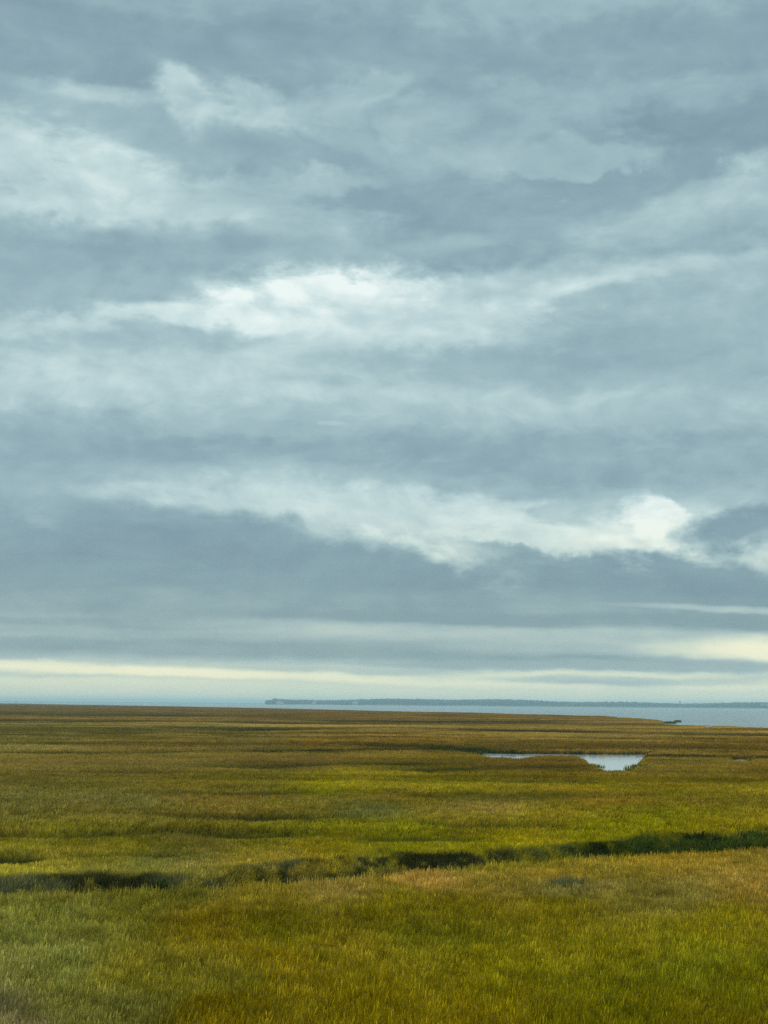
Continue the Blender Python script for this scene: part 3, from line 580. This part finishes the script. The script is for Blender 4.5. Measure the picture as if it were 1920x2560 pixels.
islet(1674, 1806.8, 5.5, 4, 'longer grassy islet lying just in front of the marsh tip, nearer the land', 4)
WOOD = plain_mat('bleached_wood', (.55, .50, .40), .8)
x, y = on_plane(1773., 1818., 1.5)
V = []; F = []; ns, nr = 9, 10
for j in range(ns):
    t = j / (ns - 1); r = .30 * (1 - .45 * t) * (1 + .12 * math.sin(9 * t))
    for i in range(nr):
        a = i / nr * 6.283; rr = r * (1 + .12 * math.sin(3 * a + 4 * t)); V.append((-.9 + 1.8 * t, .15 * math.sin(3 * t) + rr * math.cos(a), .5 * t * t + .2 + rr * math.sin(a)))
for j in range(ns - 1):
    for i in range(nr): F.append((j * nr + i, j * nr + (i + 1) % nr, (j + 1) * nr + (i + 1) % nr, (j + 1) * nr + i))
o = link_mesh('driftwood_log', np_mesh('driftwood_log', V, F), WOOD); o.location = (x, y, 1.15); tag(o, 'short pale driftwood log stranded on the marsh grass near the shore', 'driftwood')

# ------------------------------------------------------------------ far shore, its wood, houses and masts
FD = 7000.0
SHORE = plain_mat('shore_earth', (.10, .10, .06), .9); WOODM = plain_mat('wood_foliage', (.014, .042, .05), .9)  # wood foliage blued: some of the far haze is in its colour
WALLM = plain_mat('house_wall', (.75, .72, .66), .7); ROOFM = plain_mat('house_roof', (.18, .17, .16), .8); GLASS = plain_mat('window_glass', (.04, .05, .06), .2); STEEL = plain_mat('mast_steel', (.2, .21, .22), .5)
def strip(name, pxs, D0, depth_, h, seed):
    V = []; F = []; k = 0
    for i, px in enumerate(np.linspace(pxs[0], pxs[1], 160)):
        e = min(1, min(i, 159 - i) / 6)
        for t, zz in ((0, -.5), (.03, h * .5), (.15, h), (.85, h), (1, -.5)):
            X, Y = bearing_pt(px, D0 + depth_ * (t + .06 * math.sin(i * .37 + seed))); V.append((X, Y, -.5 + (zz + .5) * e))
        if i:
            for q in range(4): F.append((k - 5 + q, k + q, k + q + 1, k - 4 + q))
        k += 5
    return tag(link_mesh(name, np_mesh(name, V, F), SHORE), kind='structure')
strip('far_shore', (664, 2500), FD - 60, 900, 4, 1)
strip('low_shore', (1290, 2500), FD - 900, 160, 4.5, 2)
strip('distant_coast', (-500, 700), 11500, 500, 5.5, 3)
bm = bmesh.new(); rd = random.Random(5)
for row in range(4):
    px = 668.0
    while px < 2300:
        D = FD + 20 + row * 90 + rd.uniform(-25, 25); X, Y = bearing_pt(px, D)
        top = 22 + 5 * math.sin(px * .006 + 1) + 2.5 * math.sin(px * .021) + row * 1.6 + rd.uniform(-2, 1.4)
        if px < 690 : top *= .8 + (px - 668) * .012
        if 684 < px < 694: top += 3
        r = rd.uniform(7, 12); mt = Matrix.Translation((X, Y, top - r * .8)) @ Matrix.Diagonal((r, r, r * rd.uniform(.7, 1), 1))
        res = bmesh.ops.create_icosphere(bm, subdivisions=2, radius=1, matrix=mt)
        for v in res['verts']:
            c = Vector((X, Y, top - r * .8)); v.co = c + (v.co - c) * rd.uniform(.78, 1.18)
            if v.co.z < c.z: v.co.z = c.z + (v.co.z - c.z) * (c.z + 2) / (r * 1.1)
        px += rd.uniform(1.8, 4.2)
me = bpy.data.meshes.new('woodland'); bm.to_mesh(me); bm.free()
tag(link_mesh('woodland', me, WOODM), 'hazy blue line of woods along the far shore of the bay', 'woods', kind='stuff')
bm = bmesh.new()
for i in range(230):
    px = 1880 + rd.uniform(0, 260); X, Y = bearing_pt(px, FD - 880 + rd.uniform(0, 100)); r = rd.uniform(3, 6)
    bmesh.ops.create_icosphere(bm, subdivisions=1, radius=1, matrix=Matrix.Translation((X, Y, 4 + r * .5)) @ Matrix.Diagonal((r * 1.3, r, r, 1)))
me = bpy.data.meshes.new('shore_scrub'); bm.to_mesh(me); bm.free()
tag(link_mesh('shore_scrub', me, WOODM), 'dark scrub on the low shore at the right edge of the bay', 'scrub', kind='stuff')

def boxv(bm, c, s):
    bmesh.ops.create_cube(bm, size=1, matrix=Matrix.Translation(c) @ Matrix.Diagonal((*s, 1)))
def bobj(name, bm, mat, parent):
    me = bpy.data.meshes.new(name); bm.to_mesh(me); bm.free(); return link_mesh(name, me, mat, parent)
def house(px, D, w, d, h, label, rot=0.0, z=2.5):
    X, Y = bearing_pt(px, D); root = bpy.data.objects.new('shore_house', None); COL.objects.link(root); root.location = (X, Y, z); root.rotation_euler.z = rot; tag(root, label, 'house', 'houses on the far shore')
    b = bmesh.new(); boxv(b, (0, 0, h / 2), (w, d, h)); bobj('wall', b, WALLM, root)
    b = bmesh.new(); e = .5; rh = h * .45
    vs_ = [b.verts.new(v) for v in ((-w / 2 - e, -d / 2 - e, h + .01), (w / 2 + e, -d / 2 - e, h + .01), (w / 2 + e, d / 2 + e, h + .01), (-w / 2 - e, d / 2 + e, h + .01), (-w / 2 - e, 0, h + rh), (w / 2 + e, 0, h + rh))]
    for f in ((0, 1, 5, 4), (2, 3, 4, 5), (0, 4, 3), (1, 2, 5), (3, 2, 1, 0)): b.faces.new([vs_[i] for i in f])
    rf = bobj('roof', b, ROOFM, root)
    b = bmesh.new(); boxv(b, (w * .3, .5, h + rh * .9), (1.2, 1.2, 3)); bobj('chimney', b, ROOFM, rf)
    for i in range(4):
        for j in range(2):
            b = bmesh.new(); boxv(b, (-w * .36 + i * w * .24, -d / 2 - .04, h * (.28 + .42 * j)), (w * .09, .12, h * .17)); bobj('window', b, GLASS, root)
    return root
house(698, FD - 30, 26, 12, 9, 'pale house among trees near the left end of the far wood')
house(705, FD - 34, 14, 10, 7, 'smaller pale house just right of the leftmost far house')
house(785, FD - 30, 16, 10, 9, 'lone pale house low in the hazy far treeline, second gap from the left')
house(888, FD - 30, 24, 12, 10, 'wide pale house on the far shore, rightmost of the hazy left group')
house(1907, FD - 780, 15, 10, 8, 'white house above dark scrub at the right edge of the picture', z=5)
house(1918, FD - 780, 13, 10, 9, 'second white house at the very right edge, beside its neighbour', z=5)

def lattice(px, D, h, wb, label, name, cat, platform=False):
    X, Y = bearing_pt(px, D); root = bpy.data.objects.new(name, None); COL.objects.link(root); root.location = (X, Y, 3); tag(root, label, cat)
    def bar(b, p, q, r):
        p, q = Vector(p), Vector(q); d = q - p; mt = Matrix.Translation((p + q) / 2) @ d.to_track_quat('Z', 'Y').to_matrix().to_4x4()
        bmesh.ops.create_cone(b, cap_ends=True, segments=6, radius1=r, radius2=r, depth=d.length, matrix=mt)
    for sx, sy in ((1, 1), (1, -1), (-1, -1), (-1, 1)):
        b = bmesh.new(); bar(b, (sx * wb, sy * wb, 0), (sx * wb * .25, sy * wb * .25, h), .35); bobj('leg', b, STEEL, root)
    b = bmesh.new(); n = 8
    for i in range(n):
        t0, t1 = i / n, (i + 1) / n; a0, a1 = wb * (1 - .75 * t0), wb * (1 - .75 * t1)
        for s in (1, -1): bar(b, (-a0, s * a0, t0 * h), (a1, s * a1, t1 * h), .15); bar(b, (s * a0, -a0, t0 * h), (s * a1, a1, t1 * h), .15)
    bobj('bracing', b, STEEL, root)
    if platform:
        b = bmesh.new(); bmesh.ops.create_cone(b, cap_ends=True, segments=20, radius1=3.5, radius2=4.5, depth=4, matrix=Matrix.Translation((0, 0, h - 5))); bobj('platform', b, STEEL, root)
    b = bmesh.new(); bar(b, (0, 0, h), (0, 0, h + 7), .25); bobj('antenna', b, STEEL, root)
lattice(1700, FD + 200, 30, 3.2, 'tower with a platform rising over the far wood at right', 'lookout_tower', 'tower', True)
lattice(1235, FD + 200, 31, 1.2, 'very thin mast rising over the middle of the far wood', 'radio_mast', 'mast')
# channel marker far out on the left
X, Y = bearing_pt(40, 4300); root = bpy.data.objects.new('channel_marker', None); COL.objects.link(root); root.location = (X, Y, 0); tag(root, 'tiny dark channel marker standing in the water at far left', 'marker')
b = bmesh.new(); bmesh.ops.create_cone(b, cap_ends=True, segments=10, radius1=.5, radius2=.35, depth=7.5, matrix=Matrix.Translation((0, 0, 2.75))); bobj('pile', b, STEEL, root)
b = bmesh.new(); bmesh.ops.create_cube(b, size=1, matrix=Matrix.Translation((0, -.6, 3.2)) @ Matrix.Rotation(R(45), 4, 'Y') @ Matrix.Diagonal((2.4, .12, 2.4, 1))); bobj('dayboard', b, STEEL, root)
b = bmesh.new(); bmesh.ops.create_cone(b, cap_ends=True, segments=10, radius1=.35, radius2=.2, depth=1.2, matrix=Matrix.Translation((0, 0, 7.1))); bobj('lantern', b, STEEL, root)

# ------------------------------------------------------------------ haze over the bay
HZ = 25000
b = bmesh.new(); bmesh.ops.create_cube(b, size=1, matrix=Matrix.Translation((0, 0, 20)) @ Matrix.Diagonal((2 * HZ, 2 * HZ, 45, 1)))
me = bpy.data.meshes.new('haze'); b.to_mesh(me); b.free()
m, nt, out = new_mat('haze_air'); pv = nt.nodes.new('ShaderNodeVolumePrincipled'); pv.inputs['Color'].default_value = (.70, .93, 1, 1); pv.inputs['Density'].default_value = .00012
nt.links.new(pv.outputs[0], out.inputs['Volume'])
tag(link_mesh('haze', me, m), kind='stuff', label='thin pale haze over the far water and woods', cat='haze')
